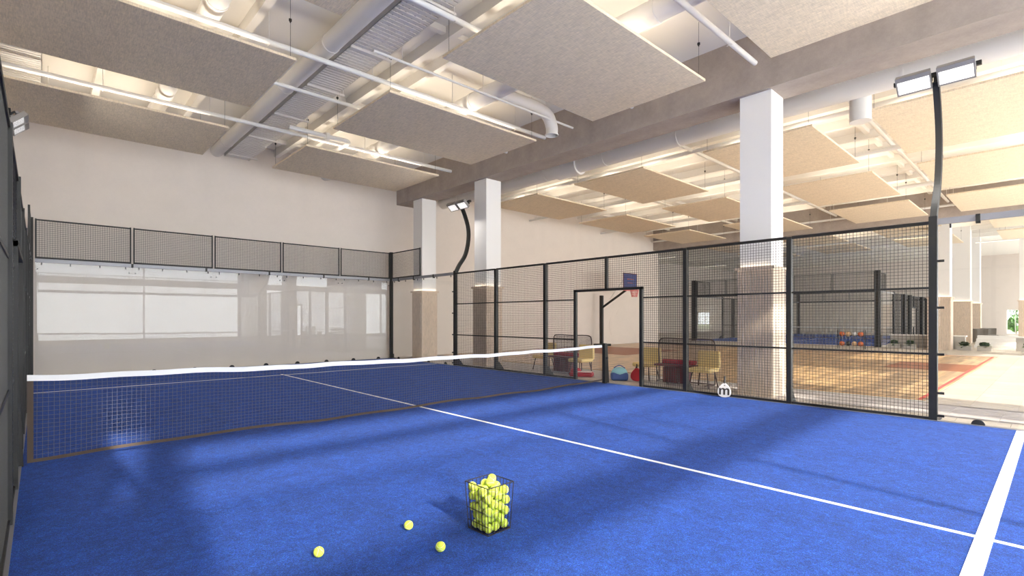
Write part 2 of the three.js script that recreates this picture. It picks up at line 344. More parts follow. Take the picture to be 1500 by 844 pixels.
cableTray(-0.62, 0.1, 6.62, 'wide perforated cable tray running beside the grey round duct over the court');
cableTray(-5.5, -4.85, 6.68, 'perforated cable tray above the panels along the outer wall');
const pipeAt = (z, y, xa, xb, r, l) => { const d = thing('ceiling_pipe', l, 'pipe', [0, 0, 0], 0, 'pipes crossing the court ceiling'); part('tube', bar([xa, y, z], [xb, y, z], r, 12), M.white, d); for (let x = xa + 0.6; x < xb; x += 2) part('hanger', [bar([x, y, z], [x, DECK, z], 0.006), bar([x, y - r - 0.004, z - r], [x, y - r - 0.004, z + r], 0.008)], M.paint, d); };
for (const [z, y, xa, xb, r] of [[-3.66, 6.4, -6.5, 5.2, 0.04], [-2.14, 6.42, -6.5, 5.2, 0.05], [0.62, 6.42, -6.5, 5.2, 0.045], [-6.4, 6.42, -6.5, 5.2, 0.05], [-1.16, 6.42, -0.4, 5.2, 0.025], [3.35, 6.42, -6.5, 5.2, 0.05], [7.0, 6.42, -6.5, 5.2, 0.05]]) pipeAt(z, y, xa, xb, r, `white pipe crossing the court ceiling ${z < -5 ? 'nearest the white wall' : z < -3 ? 'between the tray and first panels' : z < -2 ? 'above the second panels' : z < -1 ? ', thin, by the elbow outlet' : z < 2 ? 'before the second panels' : z < 5 ? 'before the fourth panels' : 'by the window wall'}`);
for (const [i, [x, y, r]] of [[6.75, 6.42, 0.05], [8.35, 6.5, 0.04], [9.6, 6.55, 0.06], [12.95, 6.35, 0.05], [13.3, 6.5, 0.035], [18.7, 6.38, 0.06], [19.05, 6.5, 0.035], [24.0, 6.4, 0.05]].entries()) {
  const d = thing('ceiling_pipe', `white pipe along the sports hall ceiling, ${['first', 'second', 'third', 'fourth', 'fifth', 'sixth', 'seventh', 'eighth'][i]} from the concrete beam`, 'pipe', [0, 0, 0], 0, 'pipes along the sports hall ceiling');
  part('tube', bar([x, y, ZF], [x, y, 10.9], r, 12), M.white, d);
  for (let z = ZF + 0.8; z < 10.5; z += 2.3) part('hanger', [bar([x, y, z], [x, DECK, z], 0.006), B(2.4 * r, 0.012, 0.03, x, y - r, z)], M.paint, d);
}
for (const z of [-4.55, -0.2, 4.0]) {
  const d = thing('ceiling_pipe', `white pipe crossing the sports hall ceiling, ${z < -2 ? 'first' : z < 2 ? 'second' : 'third'} from the white wall`, 'pipe', [0, 0, 0], 0, 'pipes crossing the sports hall ceiling');
  part('tube', bar([6.4, 6.58, z], [24.1, 6.58, z], 0.05, 12), M.white, d);
  for (let x = 7.5; x < 24; x += 2.7) part('hanger', bar([x, 6.58, z], [x, DECK, z], 0.006), M.paint, d);
}
{ // sprinkler branch with elbow over the court
  const d = thing('ceiling_pipe', 'thick white elbowed pipe lying above the panel by the white wall', 'pipe');
  part('tube', tube([[-0.2, 6.42, -6.0], [0.9, 6.42, -6.0], [1.35, 6.42, -6.0], [1.45, 6.42, -6.1], [1.45, 6.42, -6.6], [1.45, 6.42, -8.3]], 0.06, 12, 60), M.white, d);
  part('flange', bar([0.75, 6.42, -6.0], [0.85, 6.42, -6.0], 0.1, 16), M.white, d);
}
for (const [x, z] of [[31.0, 1.6], [31.0, -6], [36.6, 0], [36.6, -7], [31, -14], [40, -14], [31, 8.6], [38, 5]]) {
  const f = thing('linear_light', 'slim linear ceiling light in the second court hall', 'lamp', [x, 6.2, z], 0, 'linear lights of the second court hall');
  part('housing', B(0.1, 0.06, 2.6, 0, 0.04, 0), M.white, f); part('diffuser', B(0.09, 0.012, 2.58, 0, 0.004, 0), M.glow, f);
  for (const s of [-1, 1]) part('hanging_wire', bar([0, 0.07, s * 1.1], [0, DECK - 6.2, s * 1.1], 0.004), M.wire, f);
  rectLight(0.09, 2.5, [x, 6.19, z], [x, 0, z + 0.001], 30);
}

// ---------- padel courts ----------
function meshGeo(rects, step = 0.05, r = 0.0027) {      // welded wire grid in the plane x = 0; rects: [z0, z1, y0, y1]
  const out = [];
  for (const [z0, z1, y0, y1] of rects) {
    for (let z = z0 + step / 2; z < z1; z += step) out.push(B(2 * r, y1 - y0, 2 * r, r, (y0 + y1) / 2, z));
    for (let y = y0 + step / 2; y < y1; y += step) out.push(B(2 * r, 2 * r, z1 - z0, -r, y, (z0 + z1) / 2));
  }
  return merge(out);
}
const cap = (g) => g;
const geoPanel2x3 = meshGeo([[-0.95, 0.95, 0.04, 2.98]]), geoPanel2x1 = meshGeo([[-0.97, 0.97, 0.03, 0.97]]), geoGateL = meshGeo([[-0.95, 0.0, 0.04, 2.98], [0, 0.97, 2.25, 2.98]]);
const frame2x3 = [B(0.035, 0.05, 1.91, 0, 0.025, 0), B(0.035, 0.05, 1.91, 0, 2.985, 0), B(0.025, 0.03, 1.91, 0, 1.0, 0), B(0.025, 0.03, 1.91, 0, 2.0, 0)];
const halfDisc = () => { const g = new THREE.CylinderGeometry(0.075, 0.075, 0.014, 20, 1, false, 0, Math.PI); g.rotateX(Math.PI / 2); g.rotateZ(Math.PI / 2); return g; };

const ORD = ['first', 'second', 'third', 'fourth', 'fifth'];
function padelCourt(cx, cz, ry, tag, main) {
  const ends = main ? { '-1': 'white wall', 1: 'window wall' } : { '-1': 'ball rack', 1: 'far end wall' };
  const ordZ = (l, z) => `${ORD[l.indexOf(z)]} from the ${ends[-1]}`;
  const T = new THREE.Matrix4().makeRotationY(ry).setPosition(cx, 0, cz);
  const at = (x, y, z) => new THREE.Vector3(x, y, z).applyMatrix4(T).toArray();
  const G = (s) => `${s} of ${tag}`;
  const th = (name, label, cat, x, y, z, turn, group) => thing(name, label, cat, at(x, y, z), ry + turn, group);
  // --- turf and lines
  const turf = main ? struct('floor_court', 'bright blue artificial turf padel court floor', 'floor', metreUV(BB(-5.02, 5.02, -0.02, 0, -10.02, 10.02)), M.turf)
    : struct('floor_second_court', 'blue artificial turf floor of the distant court', 'floor', metreUV(BB(-5.02, 5.02, -0.02, 0.05, -10.02, 10.02)), M.turf);
  turf.position.set(cx, 0, cz); turf.rotation.y = ry;
  const ly = main ? 0.0015 : 0.0515;
  for (const g of [B(10, 0.003, 0.095, 0, ly, 6.94), B(10, 0.003, 0.05, 0, ly, -6.95), B(0.05, 0.0028, 14.3, 0, ly, 0)]) part('court_line', g, M.line, turf, 'white painted line');
  const kerb = thing('kerb_frame', main ? 'thin dark steel sill around the blue turf' : 'pale kerb around the distant blue court', 'kerb', at(0, 0, 0), ry);
  kerb.userData.kind = 'structure';
  const kw = main ? 0.1 : 0.16, kh = main ? 0.03 : 0.05;
  part('sill', [BB(-5.02 - kw, -5.02, -0.02, kh - 0.02, -10.12, 10.12), BB(5.02, 5.02 + kw, -0.02, kh - 0.02, -10.12, 10.12), BB(-5.02, 5.02, -0.02, kh - 0.02, -10.12, -10.02), BB(-5.02, 5.02, -0.02, kh - 0.02, 10.02, 10.12)], main ? M.channel : M.tile, kerb);

  // --- back walls: glass below, mesh above
  for (const e of [-1, 1]) {
    const where = `${ends[e]} end`, seq = (i) => (main ? `${ORD[i]} from outer side` : `${ORD[i]} from hall side`);
    for (let i = 0; i < 5; i++) {
      const x = -4 + 2 * i;
      const g = th('glass_screen', `clear glass end pane, ${where} of ${tag}, ${seq(i)}`, 'glass wall', x, 0, e * 10.05, 0, G(`glass end panels ${where}`));
      const pw = i % 4 ? 1.992 : 1.966, px = i === 0 ? 0.013 : i === 4 ? -0.013 : 0;
      part('pane', B(pw, 2.93, 0.012, px, 1.475, 0), M.glass, g);
      if (main) {
        for (const dx of [-0.5, 0.5]) part('floor_bracket', halfDisc().rotateY(0).translate(dx, 0.012, -e * 0.014), M.black, g);
        for (const dx of [-0.85, -0.3, 0.3, 0.85]) part('clip', [B(0.02, 0.06, 0.02, dx, 2.91, -e * 0.016)], M.black, g);
        part('clip_bolt', [CY(0.014, 0.03, 0, 0, 0, 10).rotateX(Math.PI / 2).translate(-0.93, 2.78, -e * 0.014), CY(0.014, 0.03, 0, 0, 0, 10).rotateX(Math.PI / 2).translate(0.93, 2.78, -e * 0.014)], M.black, g);
      }
      const u = th('wire_fence', `low mesh above glass, ${where} of ${tag}, ${seq(i)}`, 'fence panel', x, 3.04, e * 10.05, Math.PI / 2, G(`upper mesh panels ${where}`));
      part('wire_grid', geoPanel2x1, M.wire, u).userData.kind = 'stuff';
      for (const g of [B(0.035, 0.04, 1.95, 0, 0.02, 0), B(0.03, 0.03, 1.95, 0, 0.975, 0)]) part('rail', g, M.black, u);
      for (const q of [0.96, -0.96]) part('upright', B(0.04, 1, 0.03, 0, 0.5, q), M.black, u);
    }
    const c = th('top_channel', `grey metal channel topping the glass at ${where} of ${tag}`, 'rail', 0, 2.945, e * 10.05, 0);
    part('channel', main ? B(9.95, 0.09, 0.05, 0, 0.045, 0) : B(9.95, 0.1, 0.1, 0, 0.05, 0), main ? M.channel : M.black, c);
    if (main) for (const x of [-3, -1.2, 0.6, 2.4, 4.1]) part('clamp', B(0.05, 0.1, 0.07, x, 0.04, 0), M.black, c);
    for (const s of [-1, 1]) {
      const p = th('corner_post', `dark corner post of ${tag} at ${where}, ${s > 0 ? (main ? 'sports floor side' : 'inner side') : (main ? 'outer side' : 'hall side')}`, 'post', s * 5.05, 0, e * 10.05, 0);
      const cw = main ? 0.1 : 0.26; part('post', B(cw, 4.06, cw, s * (cw / 2 - 0.045), 2.03, e * (cw / 2 - 0.045)), M.black, p); if (main) part('outer_stay', B(0.06, 3.0, 0.06, s * 0.1, 1.5, e * 0.1), M.channel, p);
      part('foot_plate', [B(0.2, 0.02, 0.2, s * 0.06, 0.01, e * 0.06), B(0.2, 0.14, 0.015, s * 0.06, 0.09, e * 0.06), B(0.015, 0.14, 0.2, s * 0.06, 0.09, e * 0.06)], M.black, p);
    }
  }
  // --- long sides
  for (const s of [-1, 1]) {
    const X = s * 5.06, side = main ? (s > 0 ? 'sports floor side' : 'outer side') : (s > 0 ? 'inner side' : 'hall side'), turnOut = s > 0 ? 0 : Math.PI;
    for (const e of [-1, 1]) {
      const end = `${ends[e]} end`;
      for (const z of [7, 9]) {
        const g = th('glass_screen', `clear glass side pane of ${tag}, ${side}, ${z === 7 ? 'by mesh' : 'in corner'}, ${end}`, 'glass wall', X, 0, e * z, 0, G(`glass side panels ${side} ${end}`));
        part('pane', B(0.012, 2.93, z === 7 ? 1.92 : 1.966, 0, 1.475, z === 7 ? e * 0.034 : -e * 0.013), M.glass, g);
        if (main) {
          for (const dz of [-0.5, 0.5]) part('floor_bracket', halfDisc().rotateY(Math.PI / 2).translate(-s * 0.014, 0.012, dz), M.black, g);
          for (const dz of [-0.8, 0, 0.8]) part('clip', B(0.02, 0.06, 0.02, -s * 0.016, 2.91, dz), M.black, g);
          if (z === 7) for (const y of [0.08, 0.42, 1.0, 1.7, 2.4]) part('edge_clamp', [B(0.03, 0.035, 0.12, -s * 0.01, y, -e * 0.93)], M.black, g);
        }
      }
      const c = th('top_channel', `grey channel on side glass of ${tag}, ${side}, ${end}`, 'rail', X, 2.945, e * 8, 0);
      part('channel', B(0.05, 0.09, 3.9, 0, 0.045, 0), M.channel, c);
      if (main) for (const z of [-1.5, -0.45, 0.8]) part('clamp', B(0.07, 0.13, 0.05, 0, 0.03, z), M.black, c);
      const u = th('wire_fence', `low mesh above side glass of ${tag}, ${side}, ${end}`, 'fence panel', X, 3.04, e * 9, 0);
      part('wire_grid', geoPanel2x1, M.wire, u).userData.kind = 'stuff';
      for (const g of [B(0.035, 0.04, 1.95, 0, 0.02, 0), B(0.03, 0.03, 1.95, 0, 0.975, 0)]) part('rail', g, M.black, u);
      part('upright', B(0.04, 1.0, 0.04, 0, 0.5, -e * 0.95), M.black, u);
    }
    for (const z of [-5, -3, 3, 5]) {
      const m = th('wire_fence', `tall black mesh fence of ${tag}, ${side}, ${ordZ([-5, -3, 3, 5], z)}`, 'fence panel', X, 0, z, 0, G(`tall mesh panels ${side}`));
      part('wire_grid', geoPanel2x3, M.wire, m).userData.kind = 'stuff'; for (const g of frame2x3) part('rail', g, M.black, m);
    }
    for (const e of [-1, 1]) { // gate bays
      const m = th('wire_fence', `stepped mesh beside the entrance of ${tag}, ${side}, towards the ${ends[e]}`, 'fence panel', X, 0, e * 1, e > 0 ? Math.PI : 0, G(`entrance mesh panels ${side}`));
      part('wire_grid', geoGateL, M.wire, m).userData.kind = 'stuff';
      for (const g of [B(0.035, 0.05, 0.95, 0, 0.025, -0.48), B(0.035, 0.05, 1.93, 0, 2.985, 0.01), B(0.025, 0.03, 0.95, 0, 1.0, -0.48), B(0.025, 0.03, 0.95, 0, 2.0, -0.48)]) part('rail', g, M.black, m);
    }
    const gate = th('gate_frame', `black steel entrance frame of ${tag}, ${side}`, 'gate', X, 0, 0, 0);
    for (const z of [-0.95, 0.95]) part('post', B(0.07, 2.24, 0.07, 0, 1.12, z), M.black, gate);
    part('lintel', B(0.07, 0.06, 1.97, 0, 2.22, 0), M.black, gate); part('upper_post', B(0.07, 0.78, 0.06, 0, 2.62, 0), M.black, gate);
    for (const z of [-4, -2, 2, 4]) {
      const p = th('fence_post', `black fence post of ${tag}, ${side}, ${ordZ([-4, -2, 2, 4], z)}`, 'post', X, 0, z, turnOut, G(`fence posts ${side}`));
      part('post', main ? B(0.1, 3.0, 0.08, 0.02, 1.5, 0) : B(0.2, 3.0, 0.16, 0.125, 1.5, 0), M.black, p);
      const sh = new THREE.Shape([[0, 0], [0.26, 0], [0.26, 0.03], [0.08, 0.24], [0, 0.24]].map((q) => new THREE.Vector2(...q)));
      part('foot', [new THREE.ExtrudeGeometry(sh, { depth: 0.014, bevelEnabled: false }).translate(0.06, 0, -0.007), B(0.22, 0.015, 0.14, 0.17, 0.0075, 0)], M.black, p);
    }
    for (const e of [-1, 1]) {
      const end = `${ends[e]} end`;
      const p = th(main ? 'floodlight_mast' : 'fence_post', main ? `black curved mast with twin floodlights, ${side}, ${end}` : `thick dark fence post of ${tag}, ${side}, ${end}`, main ? 'lamp' : 'post', X, 0, e * 6, turnOut);
      part('post', B(0.1, 3.08, 0.1, 0.02, 1.54, 0), M.black, p);
      const sh = new THREE.Shape([[0, 0], [0.26, 0], [0.26, 0.03], [0.08, 0.24], [0, 0.24]].map((q) => new THREE.Vector2(...q)));
      part('foot', [new THREE.ExtrudeGeometry(sh, { depth: 0.014, bevelEnabled: false }).translate(0.06, 0, -0.007), B(0.22, 0.015, 0.14, 0.17, 0.0075, 0)], M.black, p);
      if (!main) continue;
      // flat bar that bows outwards, then back over the court
      const cur = new THREE.CatmullRomCurve3([[0.02, 3.0], [0.16, 3.25], [0.42, 3.62], [0.55, 4.1], [0.55, 4.5], [0.42, 4.9], [0.27, 5.2]].map(([a, b]) => new THREE.Vector3(a, b, 0)));
      const pts = cur.getPoints(40), pos = [], idx = [];
      pts.forEach((v, k) => {
        const t = cur.getTangent(k / 40), n = new THREE.Vector3(t.y, -t.x, 0).multiplyScalar(0.055);
        for (const [q, zz] of [[1, 0.04], [1, -0.04], [-1, -0.04], [-1, 0.04]]) pos.push(v.x + q * n.x, v.y + q * n.y, zz);
        if (k) for (let j = 0; j < 4; j++) { const a = 4 * (k - 1) + j, b = 4 * (k - 1) + (j + 1) % 4; idx.push(a, b, a + 4, b, b + 4, a + 4); }
      });
      idx.push(0, 1, 2, 0, 2, 3); const o = 160; idx.push(o, o + 2, o + 1, o, o + 3, o + 2);
      let mg = new THREE.BufferGeometry(); mg.setAttribute('position', new THREE.Float32BufferAttribute(pos, 3)); mg.setIndex(idx); mg = mg.toNonIndexed(); mg.computeVertexNormals(); mg.setAttribute('uv', new THREE.Float32BufferAttribute(new Float32Array(mg.attributes.position.count * 2), 2));
      part('mast', mg, M.black, p);
      part('crossbar', [B(0.06, 0.06, 1.04, 0.24, 5.3, 0), B(0.05, 0.16, 0.05, 0.26, 5.24, 0)], M.black, p);
      for (const k of [-1, 1]) {
        const h = new THREE.Group(); h.name = 'lamp_head'; h.position.set(0.1, 5.2, k * 0.25); h.rotation.z = -0.75; p.add(h);   // the face looks down over the court
        const hm = part('housing', [RB(0.30, 0.07, 0.43, 0.012, 0, 0.035, 0), B(0.05, 0.05, 0.36, -0.05, 0.09, 0), B(0.05, 0.05, 0.36, 0.05, 0.09, 0), B(0.02, 0.012, 0.43, 0.14, -0.006, 0), B(0.02, 0.012, 0.43, -0.14, -0.006, 0)], M.housing, h);
        part('bracket', [B(0.12, 0.03, 0.03, 0.03, 0.11, 0.2), B(0.12, 0.03, 0.03, 0.03, 0.11, -0.2)], M.black, h);
        part('lens', B(0.2, 0.01, 0.39, 0.03, -0.004, 0), M.lamp, h, 'glowing white lamp face');
        part('bezel', [B(0.07, 0.03, 0.43, -0.115, -0.006, 0), B(0.02, 0.03, 0.43, 0.14, -0.006, 0), B(0.24, 0.03, 0.015, 0.02, -0.006, 0.208), B(0.24, 0.03, 0.015, 0.02, -0.006, -0.208)], M.housing, h);
        for (let q = -9; q <= 9; q++) part('lens_rib', B(0.2, 0.012, 0.003, 0.03, -0.006, q * 0.02), M.racket, h);
        scene.updateMatrixWorld(true);
        const w = h.localToWorld(new THREE.Vector3(0.03, -0.03, 0)), tgt = h.localToWorld(new THREE.Vector3(0.03, -3, 0));
        const l = new THREE.RectAreaLight(lin(1, 0.97, 0.92), FLOOD_NITS, 0.2, 0.39); l.position.copy(w);
        l.up.set(0, 0, 1); l.lookAt(tgt); scene.add(l);
      }
    }
  }
  // --- net
  const side2 = (s) => (main ? (s > 0 ? 'sports floor side' : 'outer side') : (s > 0 ? 'inner side' : 'hall side'));
  const nz = th('court_net', main ? 'sagging court net with white top band across the blue turf' : `white banded net across ${tag}`, 'net', 0, 0, 0, 0);
  const topY = (x) => 0.875 + 0.0022 * x * x - 0.004 * x + 0.006 * Math.sin(x * 3.1) + 0.004 * Math.sin(x * 7.3 + 1);
  const botY = (x) => 0.05 + 0.012 * Math.sin(x * 1.7 + 0.5) + 0.008 * Math.sin(x * 4.1);
  const wob = (x) => 0.012 * Math.sin(x * 2.3) + 0.006 * Math.sin(x * 6.1);
  const ribbon = (yf0, yf1, x0, x1, n, th2) => {
    const pos = [], id = [];
    for (let i = 0; i <= n; i++) { const x = x0 + (x1 - x0) * i / n, z = wob(x); pos.push(x, yf0(x), z + th2, x, yf1(x), z + th2, x, yf1(x), z - th2, x, yf0(x), z - th2); if (i) for (let j = 0; j < 4; j++) { const a = 4 * (i - 1) + j, b = 4 * (i - 1) + (j + 1) % 4; id.push(a, a + 4, b, b, a + 4, b + 4); } }
    id.push(0, 1, 2, 0, 2, 3); const o = 4 * n; id.push(o, o + 2, o + 1, o, o + 3, o + 2);
    let g = new THREE.BufferGeometry(); g.setAttribute('position', new THREE.Float32BufferAttribute(pos, 3)); g.setIndex(id); g = g.toNonIndexed(); g.computeVertexNormals(); g.setAttribute('uv', new THREE.Float32BufferAttribute(new Float32Array(g.attributes.position.count * 2), 2)); return g;
  };
  part('top_band', ribbon((x) => topY(x) - 0.062, topY, -4.98, 4.9, 90, 0.006), M.tape, nz, 'white fabric band');
  part('bottom_tape', ribbon((x) => botY(x), (x) => botY(x) + 0.035, -4.98, 4.9, 90, 0.004), M.strap, nz, 'dark brown tape');
  part('side_strap', [ribbon((x) => botY(x), (x) => topY(x) - 0.05, -4.98, -4.93, 2, 0.005)], M.strap, nz);
  const cords = [];
  for (let x = -4.95; x < 4.88; x += 0.045) cords.push(bar([x, botY(x) + 0.02, wob(x)], [x + 0.003, topY(x) - 0.06, wob(x)], 0.0013, 3));
  for (let k = 1; k < 18; k++) { const pts = []; for (let x = -4.97; x <= 4.9; x += 0.2) { const y0 = botY(x) + 0.03, y1 = topY(x) - 0.06; pts.push([x, y0 + (y1 - y0) * k / 18 + 0.003 * Math.sin(x * 9 + k), wob(x)]); } cords.push(tube(pts, 0.0013, 3, 150)); }
  part('netting', cords, M.cord, nz).userData.kind = 'stuff';
  for (const s of [-1, 1]) {
    const p = th('net_post', `black tapered net post of ${tag} in the ${side2(s)} entrance`, 'post', s * 5.0, 0, 0, 0);
    const sh = new THREE.Shape(); sh.moveTo(-0.07, 0); sh.lineTo(0.13, 0); sh.lineTo(0.05, 0.9); sh.quadraticCurveTo(0.04, 0.94, 0, 0.94); sh.lineTo(-0.07, 0.94); sh.closePath();
    const g = new THREE.ExtrudeGeometry(sh, { depth: 0.07, bevelEnabled: true, bevelSize: 0.006, bevelThickness: 0.006, bevelSegments: 2 }).translate(0, 0, -0.035);
    part('body', s > 0 ? g.scale(0.8, 1, 1) : g.scale(0.4, 1, 0.4).translate(-0.06, 0, 0), M.black, p); part('winch', CY(0.02, 0.05, 0, 0, 0, 12).rotateX(Math.PI / 2).translate(s > 0 ? 0.0 : -0.06, 0.6, 0.055), M.black, p);
  }
}
padelCourt(0, 0, 0, 'the blue court', true);
padelCourt(38.05, -4.4, Math.PI / 2, 'the distant court', false);

// ---------- tennis balls and wire basket ----------
const ballGeo = new THREE.SphereGeometry(0.033, 24, 16);
const seamGeo = (() => { const pts = []; for (let i = 0; i < 60; i++) { const t = i / 60 * Math.PI * 2, a = 0.44, b = 0.9; const v = new THREE.Vector3(a * Math.cos(t) + (1 - a) * 0.55 * Math.cos(3 * t), a * Math.sin(t) - (1 - a) * 0.55 * Math.sin(3 * t), b * Math.sin(2 * t)).normalize().multiplyScalar(0.0327); pts.push(v.toArray()); } return tube(pts, 0.0011, 5, 90, true); })();
function tennisBall(x, y, z, label, group) {
  const b = thing('tennis_ball', label, 'ball', [x, y, z], 0, group); b.rotation.set(rnd() * 6, rnd() * 6, rnd() * 6);
  part('felt', ballGeo, M.ball, b); part('seam', seamGeo, M.seam, b); return b;
}
tennisBall(-3.55, 0.0335, 4.06, 'yellow-green ball lying alone on the blue turf away from the basket');
tennisBall(-2.895, 0.0335, 4.085, 'yellow-green ball on the turf, upper of the two beside the wire basket');
tennisBall(-2.925, 0.0335, 4.53, 'yellow-green ball on the turf level with the front of the wire basket');
const BX = -2.44, BZ = 4.46;
{
  const k = thing('ball_basket', 'black wire basket full of yellow-green balls on the turf', 'basket', [BX, 0, BZ], 0.02);
  const b = 0.108, t = 0.126, H = 0.345, w = 0.0025, wires = [], rims = [];
  const cor = (s, y) => { const h = b + (t - b) * y / H; return [[-h * s, y, -h * s], [h * s, y, -h * s], [h * s, y, h * s], [-h * s, y, h * s]]; };
  const lo = cor(1, 0.004), hi = cor(1, H);
  for (let i = 0; i < 4; i++) {
    const j = (i + 1) % 4;
    rims.push(bar(hi[i], hi[j], 0.0038, 8), bar(lo[i], lo[j], 0.0038, 8));
    for (let q = 0; q < 7; q++) { const f = q / 7, L = (a, c) => a.map((v, m) => v + (c[m] - v) * f); wires.push(bar(L(lo[i], lo[j]), L(hi[i], hi[j]), q ? w : 0.003, 6)); }
  }
  for (let q = 1; q < 7; q++) { const f = q / 7 * 2 - 1; wires.push(bar([f * b, 0.004, -b], [f * b, 0.004, b], w), bar([-b, 0.004, f * b], [b, 0.004, f * b], w)); }
  part('wire_side', wires, M.ink, k); part('rim', rims, M.ink, k);
  part('handle', [bar([-0.1165, 0.16, -0.116], [-0.1165, 0.155, 0.06], 0.003), bar([-0.113, 0.07, -0.112], [-0.113, 0.065, 0.113], 0.003)], M.ink, k);
  const bl = 'yellow-green ball piled in the black wire basket', bg = 'balls in the wire basket';
  const N = 60, r = 0.0331, P = [];
  for (let i = 0; i < N; i++) P.push([(i % 3 - 1) * 0.069 + (rnd() - 0.5) * 0.02, 0.05 + Math.floor(i / 9) * 0.07 + rnd() * 0.02, (Math.floor(i / 3) % 3 - 1) * 0.069 + (rnd() - 0.5) * 0.02]);
  for (let it = 0; it < 900; it++) {                       // let the pile settle between the wire walls
    for (const p of P) p[1] -= it < 700 ? 0.0012 : it < 780 ? 0.0002 : 0;
    for (let q = 0; q < 3; q++) {
      for (let i = 0; i < N; i++) for (let j = i + 1; j < N; j++) {
        const A = P[i], C = P[j], dx = C[0] - A[0], dy = C[1] - A[1], dz = C[2] - A[2], d = Math.hypot(dx, dy, dz) || 1e-6;
        if (d < 2 * r) { const m = (2 * r - d) / d / 2; A[0] -= dx * m; A[1] -= dy * m; A[2] -= dz * m; C[0] += dx * m; C[1] += dy * m; C[2] += dz * m; }
      }
      for (const p of P) { const h = 0.108 + 0.018 * p[1] / 0.345 - r - 0.002; p[0] = Math.max(-h, Math.min(h, p[0])); p[2] = Math.max(-h, Math.min(h, p[2])); p[1] = Math.max(r + 0.007, p[1]); }
    }
  }
  for (const p of P) tennisBall(BX + p[0], p[1], BZ + p[2], bl, bg);
}

// ---------- white racket leaning on the fence, with its letter ----------
const font = await new FontLoader().loadAsync('fonts/droid/droid_sans_bold.typeface.json');
{
  const r = thing('racket', 'white teardrop racket with a black letter leaning on the mesh fence', 'racket', [4.93, 0.0, 2.88], -Math.PI / 2 + 0.25);
  const g = new THREE.Group(); g.name = 'racket_body'; g.rotation.x = -0.14; r.add(g);
  const s = new THREE.Shape(); s.moveTo(-0.018, 0.27); s.bezierCurveTo(-0.05, 0.24, -0.115, 0.19, -0.118, 0.1); s.bezierCurveTo(-0.118, 0.03, -0.06, 0.0, 0, 0); s.bezierCurveTo(0.06, 0, 0.118, 0.03, 0.118, 0.1); s.bezierCurveTo(0.115, 0.19, 0.05, 0.24, 0.018, 0.27); s.closePath();
  const hole = new THREE.Path(); hole.moveTo(-0.03, 0.215); hole.lineTo(0.03, 0.215); hole.lineTo(0, 0.25); hole.closePath(); s.holes.push(hole);
  part('face', new THREE.ExtrudeGeometry(s, { depth: 0.026, bevelEnabled: true, bevelSize: 0.004, bevelThickness: 0.004, bevelSegments: 2, curveSegments: 16 }).translate(0, 0.004, -0.013), M.racket, g);
  part('grip', CY(0.02, 0.14, 0, 0.34, 0, 12), M.ink, g);
  const t = new TextGeometry('m', { font, size: 0.17, depth: 0.003, curveSegments: 5 }); t.computeBoundingBox(); const bb = t.boundingBox;
  t.translate(-(bb.min.x + bb.max.x) / 2, -(bb.min.y + bb.max.y) / 2 + 0.115, 0.0165); part('letter', t, M.ink, g, 'black letter m');
}

